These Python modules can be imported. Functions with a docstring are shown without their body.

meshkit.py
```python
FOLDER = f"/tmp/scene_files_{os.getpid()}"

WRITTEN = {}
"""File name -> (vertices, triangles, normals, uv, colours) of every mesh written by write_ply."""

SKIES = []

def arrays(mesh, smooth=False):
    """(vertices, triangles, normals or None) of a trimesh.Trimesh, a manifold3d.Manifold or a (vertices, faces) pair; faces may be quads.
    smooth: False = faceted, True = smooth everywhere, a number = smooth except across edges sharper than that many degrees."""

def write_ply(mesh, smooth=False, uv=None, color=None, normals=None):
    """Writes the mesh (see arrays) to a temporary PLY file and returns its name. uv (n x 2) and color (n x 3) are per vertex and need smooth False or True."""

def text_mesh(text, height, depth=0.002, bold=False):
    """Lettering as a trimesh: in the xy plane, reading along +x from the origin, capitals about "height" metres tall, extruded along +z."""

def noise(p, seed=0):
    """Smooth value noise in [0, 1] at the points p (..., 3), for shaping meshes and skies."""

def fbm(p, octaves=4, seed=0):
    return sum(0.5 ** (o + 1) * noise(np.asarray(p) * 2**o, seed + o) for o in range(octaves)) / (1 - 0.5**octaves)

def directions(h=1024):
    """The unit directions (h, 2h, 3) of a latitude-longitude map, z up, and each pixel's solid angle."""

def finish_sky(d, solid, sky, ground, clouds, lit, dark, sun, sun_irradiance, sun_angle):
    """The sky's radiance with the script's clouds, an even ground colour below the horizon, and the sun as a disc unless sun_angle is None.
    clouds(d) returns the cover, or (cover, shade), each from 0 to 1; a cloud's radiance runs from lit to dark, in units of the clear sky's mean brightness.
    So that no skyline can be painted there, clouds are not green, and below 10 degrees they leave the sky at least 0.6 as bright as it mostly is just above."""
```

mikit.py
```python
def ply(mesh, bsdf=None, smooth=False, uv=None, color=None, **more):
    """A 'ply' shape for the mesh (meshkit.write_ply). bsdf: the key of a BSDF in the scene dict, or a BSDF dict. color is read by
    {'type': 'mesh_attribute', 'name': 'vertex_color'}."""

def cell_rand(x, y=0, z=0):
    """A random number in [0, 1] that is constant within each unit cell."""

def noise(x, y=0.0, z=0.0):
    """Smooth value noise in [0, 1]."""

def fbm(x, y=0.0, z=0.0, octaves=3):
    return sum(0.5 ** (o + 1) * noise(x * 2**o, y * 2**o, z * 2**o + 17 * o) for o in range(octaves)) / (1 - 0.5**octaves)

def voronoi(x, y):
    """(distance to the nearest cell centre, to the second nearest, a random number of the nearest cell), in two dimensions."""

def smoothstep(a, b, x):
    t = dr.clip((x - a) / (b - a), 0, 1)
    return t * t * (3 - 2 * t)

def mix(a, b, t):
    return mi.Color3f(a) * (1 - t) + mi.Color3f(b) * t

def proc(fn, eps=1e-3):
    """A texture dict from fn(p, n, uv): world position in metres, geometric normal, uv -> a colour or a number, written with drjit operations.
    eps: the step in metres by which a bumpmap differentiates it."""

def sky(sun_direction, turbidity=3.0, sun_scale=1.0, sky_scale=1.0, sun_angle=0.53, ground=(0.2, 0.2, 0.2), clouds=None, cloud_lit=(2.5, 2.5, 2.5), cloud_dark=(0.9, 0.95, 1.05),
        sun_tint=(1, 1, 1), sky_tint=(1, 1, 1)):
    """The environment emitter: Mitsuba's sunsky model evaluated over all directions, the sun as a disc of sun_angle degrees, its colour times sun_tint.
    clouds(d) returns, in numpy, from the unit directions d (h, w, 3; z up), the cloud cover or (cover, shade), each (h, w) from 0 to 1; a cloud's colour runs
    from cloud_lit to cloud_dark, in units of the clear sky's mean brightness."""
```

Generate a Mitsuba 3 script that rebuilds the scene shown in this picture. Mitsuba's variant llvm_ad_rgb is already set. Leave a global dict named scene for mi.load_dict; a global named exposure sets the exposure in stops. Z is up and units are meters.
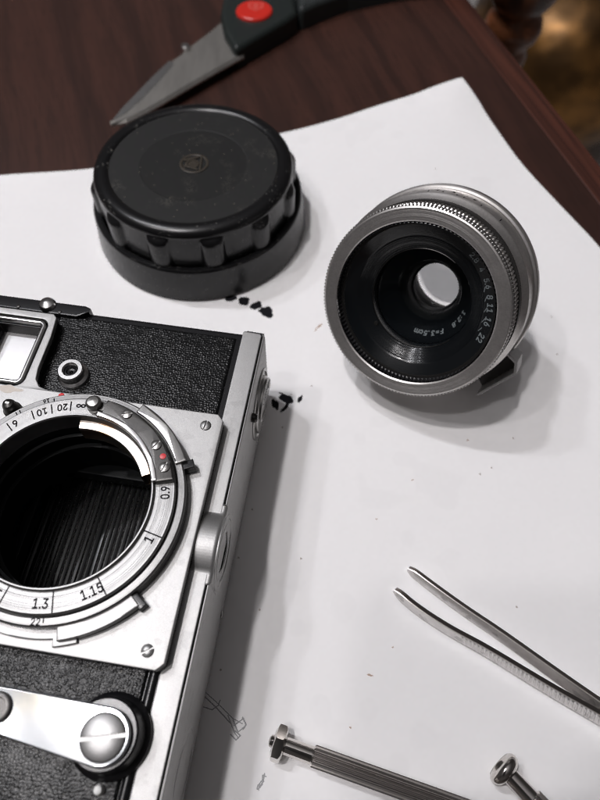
import math
import numpy as np
import trimesh, manifold3d
import shapely
import shapely.geometry as sg
from shapely import affinity
from scipy.spatial import cKDTree
import drjit as dr
import mitsuba as mi
import mikit, meshkit

T = mi.ScalarTransform4f
scene, labels = {}, {}
MM = 0.001                      # shapes below are drawn in millimetres
rng = np.random.default_rng(7)

# ------------------------------------------------------------------ camera, lamps, exposure
PITCH, ROLL, HEIGHT = math.radians(60.362), math.radians(1.043), 0.178252
fw = np.array([0, math.cos(PITCH), -math.sin(PITCH)])
up0 = np.array([0, math.sin(PITCH), math.cos(PITCH)])
rt0 = np.array([1.0, 0, 0])
up = -math.sin(ROLL) * rt0 + math.cos(ROLL) * up0
rt = math.cos(ROLL) * rt0 + math.sin(ROLL) * up0
eye = np.array([0, 0, HEIGHT])
scene['camera'] = {
    'type': 'thinlens', 'fov': math.degrees(2 * math.atan(300 / 639.05)), 'fov_axis': 'x',
    'aperture_radius': 0.001, 'focus_distance': 0.158, 'near_clip': 0.004, 'far_clip': 20.0,
    'to_world': T().look_at(origin=eye.tolist(), target=(eye + fw).tolist(), up=up.tolist())}
exposure = 0.84

# five frosted bulbs of one ceiling lamp, above and to the left of the table
LAMP_HUB = np.array([-480.0, 130.0, 1240.0])
BULBS = [(-335, -180, 1205), (-320, 100, 1200), (-500, 470, 1210), (-760, 510, 1230), (-640, 30, 1240)]
BULB_RADIANCE = [(120, 116, 117), (366, 354, 358), (272, 273, 286), (168, 169, 178), (160, 155, 157)]


# ------------------------------------------------------------------ helpers
def mat4(M):
    return np.asarray(M, float)


def frame(o, x, y, z):
    M = np.eye(4)
    M[:3, 0], M[:3, 1], M[:3, 2], M[:3, 3] = x, y, z, o
    return M


def tr(x=0, y=0, z=0):
    M = np.eye(4)
    M[:3, 3] = x, y, z
    return M


def rotz(deg):
    a = math.radians(deg)
    M = np.eye(4)
    M[:2, :2] = [[math.cos(a), -math.sin(a)], [math.sin(a), math.cos(a)]]
    return M


def tm(mesh):
    if hasattr(mesh, 'to_mesh'):
        m = mesh.to_mesh()
        return trimesh.Trimesh(np.array(m.vert_properties[:, :3]), np.array(m.tri_verts), process=False)
    return mesh


def numbered(key):
    if key not in scene and key not in labels:
        return key
    k = 1
    while f'{key}_{k:03d}' in scene or f'{key}_{k:03d}' in labels:
        k += 1
    return f'{key}_{k:03d}'


def add(key, mesh, mat, M=None, smooth=30, label=None, **more):
    key = numbered(key)
    mesh = tm(mesh).copy()
    if M is not None:
        mesh.apply_transform(M)
    mesh.apply_scale(MM)
    scene[key] = mikit.ply(mesh, mat, smooth=smooth, **more)
    if label:
        labels[key] = {'label': label}
    return key


def thing(key, label, category, group=None):
    labels[key] = {'label': label, 'category': category}
    if group:
        labels[key]['group'] = group
    return key


def lathe(profile, n=96, closed=False, a0=0.0, a1=360.0):
    """Revolves (r, z) points about z. Runs of the profile keep their order; normals out when it is listed bottom to top on the outside."""
    p = np.array(profile, float)
    if closed:
        p = np.vstack([p, p[:1]])
    full = abs(a1 - a0) >= 360
    k = n if full else n + 1
    t = np.radians(a0 + (a1 - a0) * np.arange(k) / n)
    v = np.stack([p[:, 0][:, None] * np.cos(t), p[:, 0][:, None] * np.sin(t), np.repeat(p[:, 1][:, None], k, 1)], -1).reshape(-1, 3)
    f = []
    for i in range(len(p) - 1):
        j = np.arange(n)
        j2 = (j + 1) % k
        a, b, c, d = i * k + j, i * k + j2, (i + 1) * k + j2, (i + 1) * k + j
        if p[i, 0] > 1e-9:
            f.append(np.stack([a, b, c], 1))
        if p[i + 1, 0] > 1e-9:
            f.append(np.stack([a, c, d], 1))
    m = trimesh.Trimesh(v, np.vstack(f), process=False)
    m.merge_vertices()
    return m


def inset(xy, d):
    """Moves each vertex of a counter-clockwise ring inwards by d along its mitre."""
    p = np.asarray(xy, float)
    e0, e1 = p - np.roll(p, 1, 0), np.roll(p, -1, 0) - p
    e0 /= np.linalg.norm(e0, axis=1, keepdims=True)
    e1 /= np.linalg.norm(e1, axis=1, keepdims=True)
    n0, n1 = np.stack([-e0[:, 1], e0[:, 0]], 1), np.stack([-e1[:, 1], e1[:, 0]], 1)
    b = n0 + n1
    s = np.maximum((b * b).sum(1), 0.5)
    return p + b * (2 * d / s)[:, None]


def ring_of(poly):
    c = np.array(sg.polygon.orient(poly, 1.0).exterior.coords)[:-1]
    keep = np.linalg.norm(c - np.roll(c, 1, 0), axis=1) > 1e-4
    return c[keep]


def prism(poly, z0, z1, bevel=0.25, steps=2, bottom=True, holes=()):
    """A bevelled slab of a shapely polygon (or ring): rounded upper rim."""
    if not isinstance(poly, sg.Polygon):
        poly = sg.Polygon(poly)
    rings = []
    outer = ring_of(poly)
    layers = [(0, z0)] + [(bevel * (1 - math.cos(math.pi / 2 * k / steps)), z1 - bevel + bevel * math.sin(math.pi / 2 * k / steps)) for k in range(steps + 1)] if bevel > 0 else [(0, z0), (0, z1)]
    meshes = []

    def walls(ring, sign):
        lay = [(inset(ring, d) if d > 0 else ring, z) for d, z in layers] if sign > 0 else [(inset(ring, -d) if d > 0 else ring, z) for d, z in layers]
        n = len(ring)
        v = np.vstack([np.column_stack([q, np.full(n, z)]) for q, z in lay])
        f = []
        for i in range(len(lay) - 1):
            j = np.arange(n)
            j2 = (j + 1) % n
            a, b, c, d = i * n + j, i * n + j2, (i + 1) * n + j2, (i + 1) * n + j
            q = [np.stack([a, b, c], 1), np.stack([a, c, d], 1)]
            f += q if sign > 0 else [x[:, ::-1] for x in q]
        meshes.append(trimesh.Trimesh(v, np.vstack(f), process=False))
        return lay[-1][0]

    topo = walls(outer, 1)
    toph = [walls(ring_of(sg.Polygon(h)), -1) for h in holes]

    def cap(ext, ints, z, flip):
        v, f = trimesh.creation.triangulate_polygon(sg.Polygon(ext, [i for i in ints]), engine='earcut')
        v3 = np.column_stack([v, np.full(len(v), z)])
        f = np.array(f)
        a = v[f[:, 1]] - v[f[:, 0]]
        b = v[f[:, 2]] - v[f[:, 0]]
        neg = (a[:, 0] * b[:, 1] - a[:, 1] * b[:, 0]) < 0
        f[neg] = f[neg][:, ::-1]
        meshes.append(trimesh.Trimesh(v3, f[:, ::-1] if flip else f, process=False))

    cap(topo, toph, z1, False)
    if bottom:
        cap(outer, [ring_of(sg.Polygon(h)) for h in holes], z0, True)
    m = trimesh.util.concatenate(meshes)
    m.merge_vertices(digits_vertex=5)
    return m


def rect(x0, x1, y0, y1, r=0.0, seg=6):
    b = sg.box(x0, y0, x1, y1)
    return b.buffer(-r).buffer(r, quad_segs=seg) if r > 0 else b


def sector(r0, r1, a0, a1, step=1.5):
    n = max(3, int(abs(a1 - a0) / step))
    t = np.radians(np.linspace(a0, a1, n))
    o = np.stack([r1 * np.cos(t), r1 * np.sin(t)], 1)
    i = np.stack([r0 * np.cos(t), r0 * np.sin(t)], 1)[::-1]
    return sg.Polygon(np.vstack([o, i]))


def circle(x, y, r, n=48):
    t = np.arange(n) * 2 * np.pi / n
    return np.stack([x + r * np.cos(t), y + r * np.sin(t)], 1)


def man(mesh):
    mesh = tm(mesh).copy()
    mesh.merge_vertices()
    return manifold3d.Manifold(manifold3d.Mesh(np.asarray(mesh.vertices, np.float32), np.asarray(mesh.faces, np.uint32)))


def box(x0, x1, y0, y1, z0, z1):
    return manifold3d.Manifold.cube([x1 - x0, y1 - y0, z1 - z0]).translate([x0, y0, z0])


def slotted(r, h, slot_w, slot_d, deg, dome=0.35, n=40):
    """A slotted screw head standing on z = 0."""
    prof = [(0, 0), (r, 0), (r, h * 0.45)] + [(r * math.cos(a), h * 0.45 + (h * 0.55) * math.sin(a)) for a in np.radians([25, 50])] + [(r * 0.45, h * 0.98), (0, h)]
    body = man(lathe(prof, n))
    cut = box(-2 * r, 2 * r, -slot_w / 2, slot_w / 2, h - slot_d, h + 5).rotate([0, 0, deg])
    return body - cut


def text(s, h, width=1.0, depth=0.05, bold=True):
    m = meshkit.text_mesh(s, h, depth, bold)
    b = m.bounds
    m.apply_translation([-(b[0, 0] + b[1, 0]) / 2, -h / 2, 0])
    m.apply_transform(np.diag([width, 1, 1, 1]))
    return m


def tube(path, radii, n=16, cap=True):
    p = np.asarray(path, float)
    r = np.broadcast_to(radii, (len(p),))
    t = np.gradient(p, axis=0)
    t /= np.linalg.norm(t, axis=1, keepdims=True)
    ref = min((np.array(w, float) / np.linalg.norm(w) for w in ((0, 0, 1), (1, 0.13, 0.1), (0.1, 1, 0.17), (-1, 1, 0.2))), key=lambda w: np.abs(t @ w).max())
    a = np.cross(t, ref)
    a /= np.linalg.norm(a, axis=1, keepdims=True)
    b = np.cross(t, a)
    g = np.arange(n) * 2 * np.pi / n
    v = p[:, None] + r[:, None, None] * (np.cos(g)[None, :, None] * a[:, None] + np.sin(g)[None, :, None] * b[:, None])
    v = v.reshape(-1, 3)
    f = []
    for i in range(len(p) - 1):
        j = np.arange(n)
        j2 = (j + 1) % n
        f += [np.stack([i * n + j, i * n + j2, (i + 1) * n + j2], 1), np.stack([i * n + j, (i + 1) * n + j2, (i + 1) * n + j], 1)]
    m = trimesh.Trimesh(v, np.vstack(f), process=False)
    return m


def turned(r0, r1, z0, z1, amp=0.0045, pitch=0.05, seed=1):
    """Points of a profile from (r0, z0) to (r1, z1) with the fine ridges that turning leaves."""
    g = np.random.default_rng(seed)
    n = max(4, int(abs(r1 - r0) / pitch) * 2)
    t = np.linspace(0, 1, n)
    w = np.where(np.arange(n) % 2 == 0, 1.0, -1.0) * g.uniform(0.3, 1, n)
    w[0] = w[-1] = 0
    return [(r0 + (r1 - r0) * k, z0 + (z1 - z0) * k + amp * x) for k, x in zip(t, w)]


# ------------------------------------------------------------------ materials
def bsdf(key, d, two=True):
    scene[key] = {'type': 'twosided', 'bsdf': d} if two else d
    return key


def rgb(*c):
    return {'type': 'rgb', 'value': list(c)}


def pr(base, rough, metallic=0.0, spec=0.5, **more):
    base = rgb(*base) if isinstance(base, (tuple, list)) else base
    return {'type': 'principled', 'base_color': base, 'roughness': rough, 'metallic': metallic, 'specular': spec, **more}


def bump(d, fn, scale, eps):
    return {'type': 'bumpmap', 'arbitrary': mikit.proc(fn, eps=eps), 'scale': scale, 'bsdf': d}


def f_paper(p, n, uv):
    a = mikit.fbm(p.x * 900, p.y * 900, p.z * 900, 3)
    b = mikit.fbm(p.x * 35 + 5, p.y * 35, 0, 3)
    # faint grey print showing through from the other side of the sheet
    c = mikit.smoothstep(0.60, 0.72, mikit.noise(p.x * 160 + 40, p.y * 160, 3)) * mikit.smoothstep(0.5, 0.62, mikit.noise(p.x * 30, p.y * 30, 9))
    # a few grains of dirt
    w = mikit.voronoi(p.x * 70, p.y * 70)
    s = mikit.smoothstep(0.028, 0.012, w[0]) * mikit.smoothstep(0.90, 0.91, w[2])
    k = (0.80 + 0.025 * (a - 0.5) + 0.03 * (b - 0.5) - 0.018 * c)
    return mikit.mix(mi.Color3f(k * 1.0, k * 0.988, k * 0.985), mi.Color3f(0.25, 0.2, 0.17), s * 0.75)


bsdf('paper', pr(mikit.proc(f_paper), 0.75, 0, 0.3))

E_EDGE = np.array([0.3176, -0.9482])     # along the table's long edge


def f_wood(p, n, uv):
    x, y = p.x * 1000, p.y * 1000
    al = x * E_EDGE[0] + y * E_EDGE[1]
    ac = x * -E_EDGE[1] + y * E_EDGE[0]
    wob = mikit.fbm(al * 0.012, ac * 0.03, 1, 3) * 14
    g = mikit.fbm(al * 0.010, (ac + wob) * 0.16, 4, 4)
    f = mikit.fbm(al * 0.05, (ac + wob) * 1.3, 7, 3)
    pore = mikit.smoothstep(0.62, 0.75, mikit.noise(al * 0.12, ac * 2.6, 2))
    c = mikit.mix((0.028, 0.0122, 0.0092), (0.044, 0.0180, 0.0130), mikit.smoothstep(0.3, 0.7, g))
    c = c * (0.90 + 0.20 * f)
    return mikit.mix(c, mi.Color3f(0.014, 0.008, 0.007), pore * 0.3)


def f_wood_edge(p, n, uv):
    x, y = p.x * 1000, p.y * 1000
    al = x * E_EDGE[0] + y * E_EDGE[1]
    ac = x * -E_EDGE[1] + y * E_EDGE[0]
    g = mikit.fbm(al * 0.015, ac * 0.8 + p.z * 700, 4, 4)
    return mikit.mix((0.034, 0.0125, 0.009), (0.070, 0.024, 0.0155), mikit.smoothstep(0.3, 0.72, g))


bsdf('wood', pr(mikit.proc(f_wood), 0.36, 0, 0.45))
bsdf('wood_edge', pr(mikit.proc(f_wood_edge), 0.34, 0, 0.5))


def f_post(p, n, uv):
    g = mikit.fbm(p.x * 60, p.y * 60, p.z * 14, 4)
    return mikit.mix((0.045, 0.015, 0.007), (0.22, 0.075, 0.03), mikit.smoothstep(0.35, 0.72, g))


bsdf('turned_wood', pr(mikit.proc(f_post), 0.25, 0, 0.5, clearcoat=0.5, clearcoat_gloss=0.85))


def f_gold(p, n, uv):
    g = mikit.fbm(p.x * 14, p.y * 14, p.z * 14, 4)
    return mikit.mix((0.11, 0.058, 0.022), (0.38, 0.185, 0.056), mikit.smoothstep(0.38, 0.72, g))


bsdf('old_brass', pr(mikit.proc(f_gold), 0.33, 0.8, 0.5))


def chrome_grain(p, n, uv):
    return mikit.noise(p.x * 9000, p.y * 9000, p.z * 9000)


def f_satin(p, n, uv):
    b = mikit.fbm(p.x * 160, p.y * 160, p.z * 160, 4)
    g = mikit.noise(p.x * 7000, p.y * 7000, p.z * 7000)
    d = mikit.smoothstep(0.66, 0.74, mikit.fbm(p.x * 420 + 3, p.y * 420, p.z * 420, 3))
    k = 0.38 + 0.05 * (b - 0.5) + 0.06 * (g - 0.5) - 0.035 * d
    return mi.Color3f(k, k * 0.99, k * 0.975)


bsdf('satin_chrome', pr(mikit.proc(f_satin), 0.50, 0.90, 0.5))


def f_worn(p, n, uv):
    b = mikit.fbm(p.x * 300, p.y * 300, p.z * 300, 4)
    s = mikit.fbm(p.x * 900, p.y * 120, p.z * 900, 3)
    k = 0.36 + 0.18 * (b - 0.5) + 0.16 * (s - 0.5)
    return mi.Color3f(k, k * 0.98, k * 0.95)


def f_ring(p, n, uv):
    k = 0.27 + 0.07 * (mikit.fbm(p.x * 240, p.y * 240, p.z * 240, 4) - 0.5)
    return mi.Color3f(k, k * 0.99, k * 0.98)


def f_lens(p, n, uv):
    k = 0.56 + 0.14 * (mikit.fbm(p.x * 300, p.y * 300, p.z * 300, 4) - 0.5) + 0.10 * (mikit.noise(p.x * 2600, p.y * 2600, p.z * 2600) - 0.5)
    return mi.Color3f(k, k * 0.965, k * 0.935)


bsdf('brushed_steel', pr(mikit.proc(f_worn), 0.29, 0.95))
bsdf('ring_steel', pr(mikit.proc(f_ring), 0.42, 0.95))
bsdf('lens_steel', pr(mikit.proc(f_lens), 0.38, 0.95))
bsdf('polished_chrome', pr((0.82, 0.81, 0.80), 0.22, 1.0))
bsdf('lever_chrome', pr((0.56, 0.585, 0.61), 0.10, 1.0))
bsdf('scratched_chrome', pr(mikit.proc(f_worn), 0.22, 1.0))
bsdf('gunmetal', pr((0.055, 0.053, 0.051), 0.32, 0.85))


def f_copper(p, n, uv):
    b = mikit.smoothstep(0.4, 0.66, mikit.fbm(p.x * 260, p.y * 260, p.z * 260, 3))
    return mikit.mix((0.22, 0.205, 0.19), (0.24, 0.15, 0.095), b)


bsdf('worn_brass', pr(mikit.proc(f_copper), 0.28, 0.95))
bsdf('worn_grey', pr((0.40, 0.36, 0.32), 0.5, 0.4))
bsdf('black_paint', pr((0.007, 0.007, 0.008), 0.26, 0, 0.35))
bsdf('matte_black', pr((0.005, 0.006, 0.0065), 0.5, 0, 0.15))
bsdf('ink_black', pr((0.010, 0.010, 0.012), 0.9, 0, 0.1))
bsdf('graphite', pr((0.34, 0.34, 0.345), 0.8, 0.0, 0.2))
bsdf('brown_mark', pr((0.42, 0.31, 0.25), 0.7, 0, 0.3))
bsdf('red_paint', pr((0.55, 0.02, 0.025), 0.3, 0, 0.5))
bsdf('white_paint', pr((0.78, 0.78, 0.76), 0.25, 0, 0.5))
bsdf('faded_white', pr((0.15, 0.17, 0.175), 0.6, 0, 0.3))
bsdf('slat_paint', pr((0.004, 0.0042, 0.0045), 0.24, 0.0, 0.22))


def f_leather(p, n, uv):
    d = mikit.smoothstep(0.66, 0.80, mikit.fbm(p.x * 1500, p.y * 1500, 0, 3))
    return mikit.mix((0.004, 0.0042, 0.0045), (0.020, 0.020, 0.020), d)


bsdf('leatherette', pr(mikit.proc(f_leather), 0.27, 0, 0.24))


def f_cap(p, n, uv):
    x, y = p.x * 1000 + 38.2, p.y * 1000 - 178.8
    w = mikit.voronoi(x * 0.33, y * 0.33)
    speck = mikit.smoothstep(0.075, 0.03, w[0]) * mikit.smoothstep(0.86, 0.9, w[2])
    dust = mikit.smoothstep(0.52, 0.78, mikit.fbm(x * 0.16 + 2, y * 0.16, p.z * 160, 4)) * mikit.smoothstep(0.35, 0.6, mikit.noise(x * 2.1, y * 2.1, 4))
    c = mikit.mix((0.013, 0.0132, 0.013), (0.060, 0.056, 0.048), dust * 0.45)
    return mikit.mix(c, mi.Color3f(0.20, 0.17, 0.13), speck * 0.7)


bsdf('cap_plastic', pr(mikit.proc(f_cap), 0.42, 0, 0.5))
bsdf('cap_centre', pr(mikit.proc(f_cap), 0.38, 0, 0.44))
def f_scuff(p, n, uv):
    x, y, z = p.x * 1000, p.y * 1000, p.z * 1000
    s = mikit.smoothstep(0.66, 0.74, mikit.fbm(x * 1.7, y * 1.7, z * 2.2, 3)) * mikit.smoothstep(0.5, 0.62, mikit.noise(x * 0.21 + 4, y * 0.21, z * 0.4))
    return mikit.mix((0.006, 0.006, 0.0065), (0.10, 0.097, 0.09), s * 0.8)


bsdf('cap_plastic_clean', pr(mikit.proc(f_scuff), 0.27, 0, 0.36))
bsdf('lens_black', pr((0.004, 0.005, 0.006), 0.16, 0, 0.45))
bsdf('cap_bronze', pr((0.040, 0.033, 0.025), 0.40, 0.2, 0.5))


def f_blade(p, n, uv):
    k = 0.50 + 0.14 * (mikit.fbm(p.x * 500, p.y * 90, 0, 3) - 0.5)
    return mi.Color3f(k, k * 0.965, k * 0.90)


bsdf('blade_steel', pr(mikit.proc(f_blade), 0.36, 0.9))
bsdf('knife_handle', pr((0.012, 0.016, 0.015), 0.42, 0, 0.4))
bsdf('knife_grip', pr((0.022, 0.026, 0.026), 0.5, 0, 0.4))
bsdf('red_plastic', pr((0.50, 0.022, 0.014), 0.22, 0, 0.5))
bsdf('red_pale', pr((0.55, 0.10, 0.08), 0.4, 0, 0.5))


def f_tweez(p, n, uv):
    k = 0.64 + 0.16 * (mikit.fbm(p.x * 700, p.y * 700, p.z * 700, 4) - 0.5) - 0.18 * mikit.smoothstep(0.64, 0.72, mikit.fbm(p.x * 350, p.y * 350, p.z * 500, 3))
    return mi.Color3f(k, k * 0.97, k * 0.95)


bsdf('tweezer_steel', pr(mikit.proc(f_tweez), 0.28, 0.92))
bsdf('dark_steel', pr((0.46, 0.42, 0.40), 0.30, 1.0))
bsdf('nickel', pr((0.62, 0.59, 0.56), 0.09, 1.0))
bsdf('nickel_satin', pr((0.42, 0.39, 0.37), 0.26, 1.0))
bsdf('window_glass', pr((0.70, 0.69, 0.69), 0.30, 0.85))
bsdf('lens_glass_solid', {'type': 'dielectric', 'int_ior': 1.52}, two=False)
bsdf('lens_glass', {'type': 'thindielectric', 'int_ior': 1.5}, two=False)
bsdf('wall_paint', {'type': 'diffuse', 'reflectance': rgb(0.26, 0.245, 0.24)})
bsdf('ceiling_paint', {'type': 'diffuse', 'reflectance': rgb(0.37, 0.365, 0.365)})
bsdf('floor_tile', pr((0.60, 0.585, 0.57), 0.5, 0, 0.4))
bsdf('lamp_metal', pr((0.35, 0.28, 0.16), 0.35, 0.9))
bsdf('phone_black', pr((0.02, 0.02, 0.022), 0.25, 0, 0.5))

# ------------------------------------------------------------------ the room
def room(key, x0, x1, y0, y1, z0, z1, mat, label):
    add(key, box(x0, x1, y0, y1, z0, z1), mat, smooth=False)
    labels[key] = {'label': label, 'kind': 'structure'}


room('floor', -3000, 3000, -2800, 3200, -800, -750, 'floor_tile', 'pale grey floor far below the table edge')
room('ceiling', -3000, 3000, -2800, 3200, 1950, 2000, 'ceiling_paint', 'white ceiling above the table')
room('wall_left', -3050, -3000, -2800, 3200, -750, 1950, 'wall_paint', 'cream wall left of the table')
room('wall_right', 3000, 3050, -2800, 3200, -750, 1950, 'wall_paint', 'cream wall right of the table')
room('wall_far', -3000, 3000, 3200, 3250, -750, 1950, 'wall_paint', 'cream wall beyond the table')
room('wall_near', -3000, 3000, -2850, -2800, -750, 1950, 'wall_paint', 'cream wall behind the viewer')

L = thing('ceiling_lamp', 'five-armed ceiling lamp with frosted bulbs above the table', 'lamp')
add(L + '__rod', tube([LAMP_HUB + [0, 0, z] for z in (60, 300, 720)], 9), 'lamp_metal')
add(L + '__hub', lathe([(0, -50), (25, -42), (42, -10), (42, 20), (22, 50), (10, 66), (0, 66)], 32), 'lamp_metal', tr(*LAMP_HUB))
for b, radiance in zip(BULBS, BULB_RADIANCE):
    b = np.array(b, float)
    base = b + [0, 0, 42]
    add(L + '__arm', tube([LAMP_HUB, LAMP_HUB * 0.55 + base * 0.45 + [0, 0, 70], base * 0.85 + LAMP_HUB * 0.15 + [0, 0, 70], base + [0, 0, 30], base], 7), 'lamp_metal')
    k = numbered(L + '__bulb')
    scene[k] = {'type': 'sphere', 'center': (b * MM).tolist(), 'radius': 0.028, 'emitter': {'type': 'area', 'radiance': rgb(*radiance)}}

# ------------------------------------------------------------------ table
t = thing('wooden_table', 'dark reddish brown wooden table under the white paper', 'table')
ez = np.array([E_EDGE[0], E_EDGE[1], 0.0])
ex_ = np.array([-E_EDGE[1], E_EDGE[0], 0.0])       # away from the table top, across its edge
P_EDGE = np.array([86.5, 333.7, 0.0])
MT = frame(P_EDGE, ex_, -ez, [0, 0, 1])            # x = across the edge (positive outside), y = along it, away from the viewer
add(t + '__tabletop', prism(sg.Polygon([(-1000, -700), (-17.2, -700), (-17.2, 900), (-1000, 900)]), -24, -0.3, 0.4), 'wood', MT)
prof = [(-16.9, -24), (-3, -24), (0, -20), (0.4, -9), (-0.6, -5.5), (-2.2, -3.6), (-3.4, -3.2), (-3.9, -2.2), (-5.2, -0.9), (-7.2, -0.25), (-16.6, -0.3), (-16.9, -0.6)]
n_ = len(prof)
v_ = np.array([[x, yy, z] for yy in (-700, 900) for x, z in prof])
f_ = [(i, (i + 1) % n_, (i + 1) % n_ + n_) for i in range(n_)] + [(i, (i + 1) % n_ + n_, i + n_) for i in range(n_)]
add(t + '__edge_moulding', trimesh.Trimesh(v_, np.array(f_)[:, ::-1], process=False), 'wood_edge', MT, smooth=25)
add(t + '__apron', prism(rect(-980, -45, -660, 860), -110, -24.3, 0), 'wood', MT, smooth=False)
leg_prof = [(28, -750), (24, -700), (30, -640), (34, -500), (26, -320), (36, -230), (30, -200), (38, -160), (38, -111)]
for lx, ly in ((-90, -600), (-90, 800), (-930, -600), (-930, 800)):
    add(t + '__leg', lathe([(0, -750)] + leg_prof, 32), 'turned_wood', MT @ tr(lx, ly, 0))

# ------------------------------------------------------------------ chair post and round pot beyond the table edge
c = thing('dining_chair', 'dining chair with turned dark wood post beside the table edge', 'chair')
post = [(0, -750), (15, -750), (17, -500), (14, -320), (19, -300), (19, -260), (12, -180), (9, -120), (9.5, -98), (12, -78), (14, -66), (12.3, -61), (12.6, -58), (16.2, -54), (17.6, -49), (16.6, -43.5), (14.0, -41),
        (13.5, -38), (16.5, -35), (20.0, -29), (21.5, -20), (20.5, -10), (16, -1), (11, 6), (11, 14), (15, 20), (17, 30), (12, 44), (0, 50)]
MC = frame([127, 397, 0], ex_, -ez, [0, 0, 1])
add(c + '__turned_post', lathe(post, 40), 'turned_wood', MC, smooth=50)
add(c + '__turned_post', lathe(post, 40), 'turned_wood', MC @ tr(0, 390, 0), smooth=50)
add(c + '__back_rail', prism(rect(-9, 9, 12, 378), -150, -105, 3), 'turned_wood', MC)
add(c + '__back_rail', prism(rect(-9, 9, 12, 378), -290, -265, 3), 'turned_wood', MC)
add(c + '__seat', prism(rect(-400, 12, -14, 404, 20), -325, -301, 6), 'turned_wood', MC)
for ly in (10, 380):
    add(c + '__front_leg', lathe([(0, -750), (13, -750), (16, -500), (18, -325), (0, -325)], 24), 'turned_wood', MC @ tr(-385, ly, 0))

p_ = thing('round_pot', 'rounded golden brown glossy pot on the floor beyond the table edge', 'pot')
MPOT = tr(493, 1206, -561)
pp = [(0, -188), (95, -188), (104, -180), (112, -160)] + [(189 * math.cos(a), 189 * math.sin(a)) for a in np.radians(np.linspace(-56, 62, 40))] + [(84, 172), (82, 196), (92, 216), (98, 224), (94, 228), (86, 220), (76, 198), (78, 168)]
pot = lathe(pp, 128)
w_ = meshkit.fbm(np.array(pot.vertices) * 0.018, 3, 6) - 0.5
pot.vertices = np.array(pot.vertices) * (1 + 0.035 * w_)[:, None]
add(p_ + '__bowl', pot, 'old_brass', MPOT, smooth=40)

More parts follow.
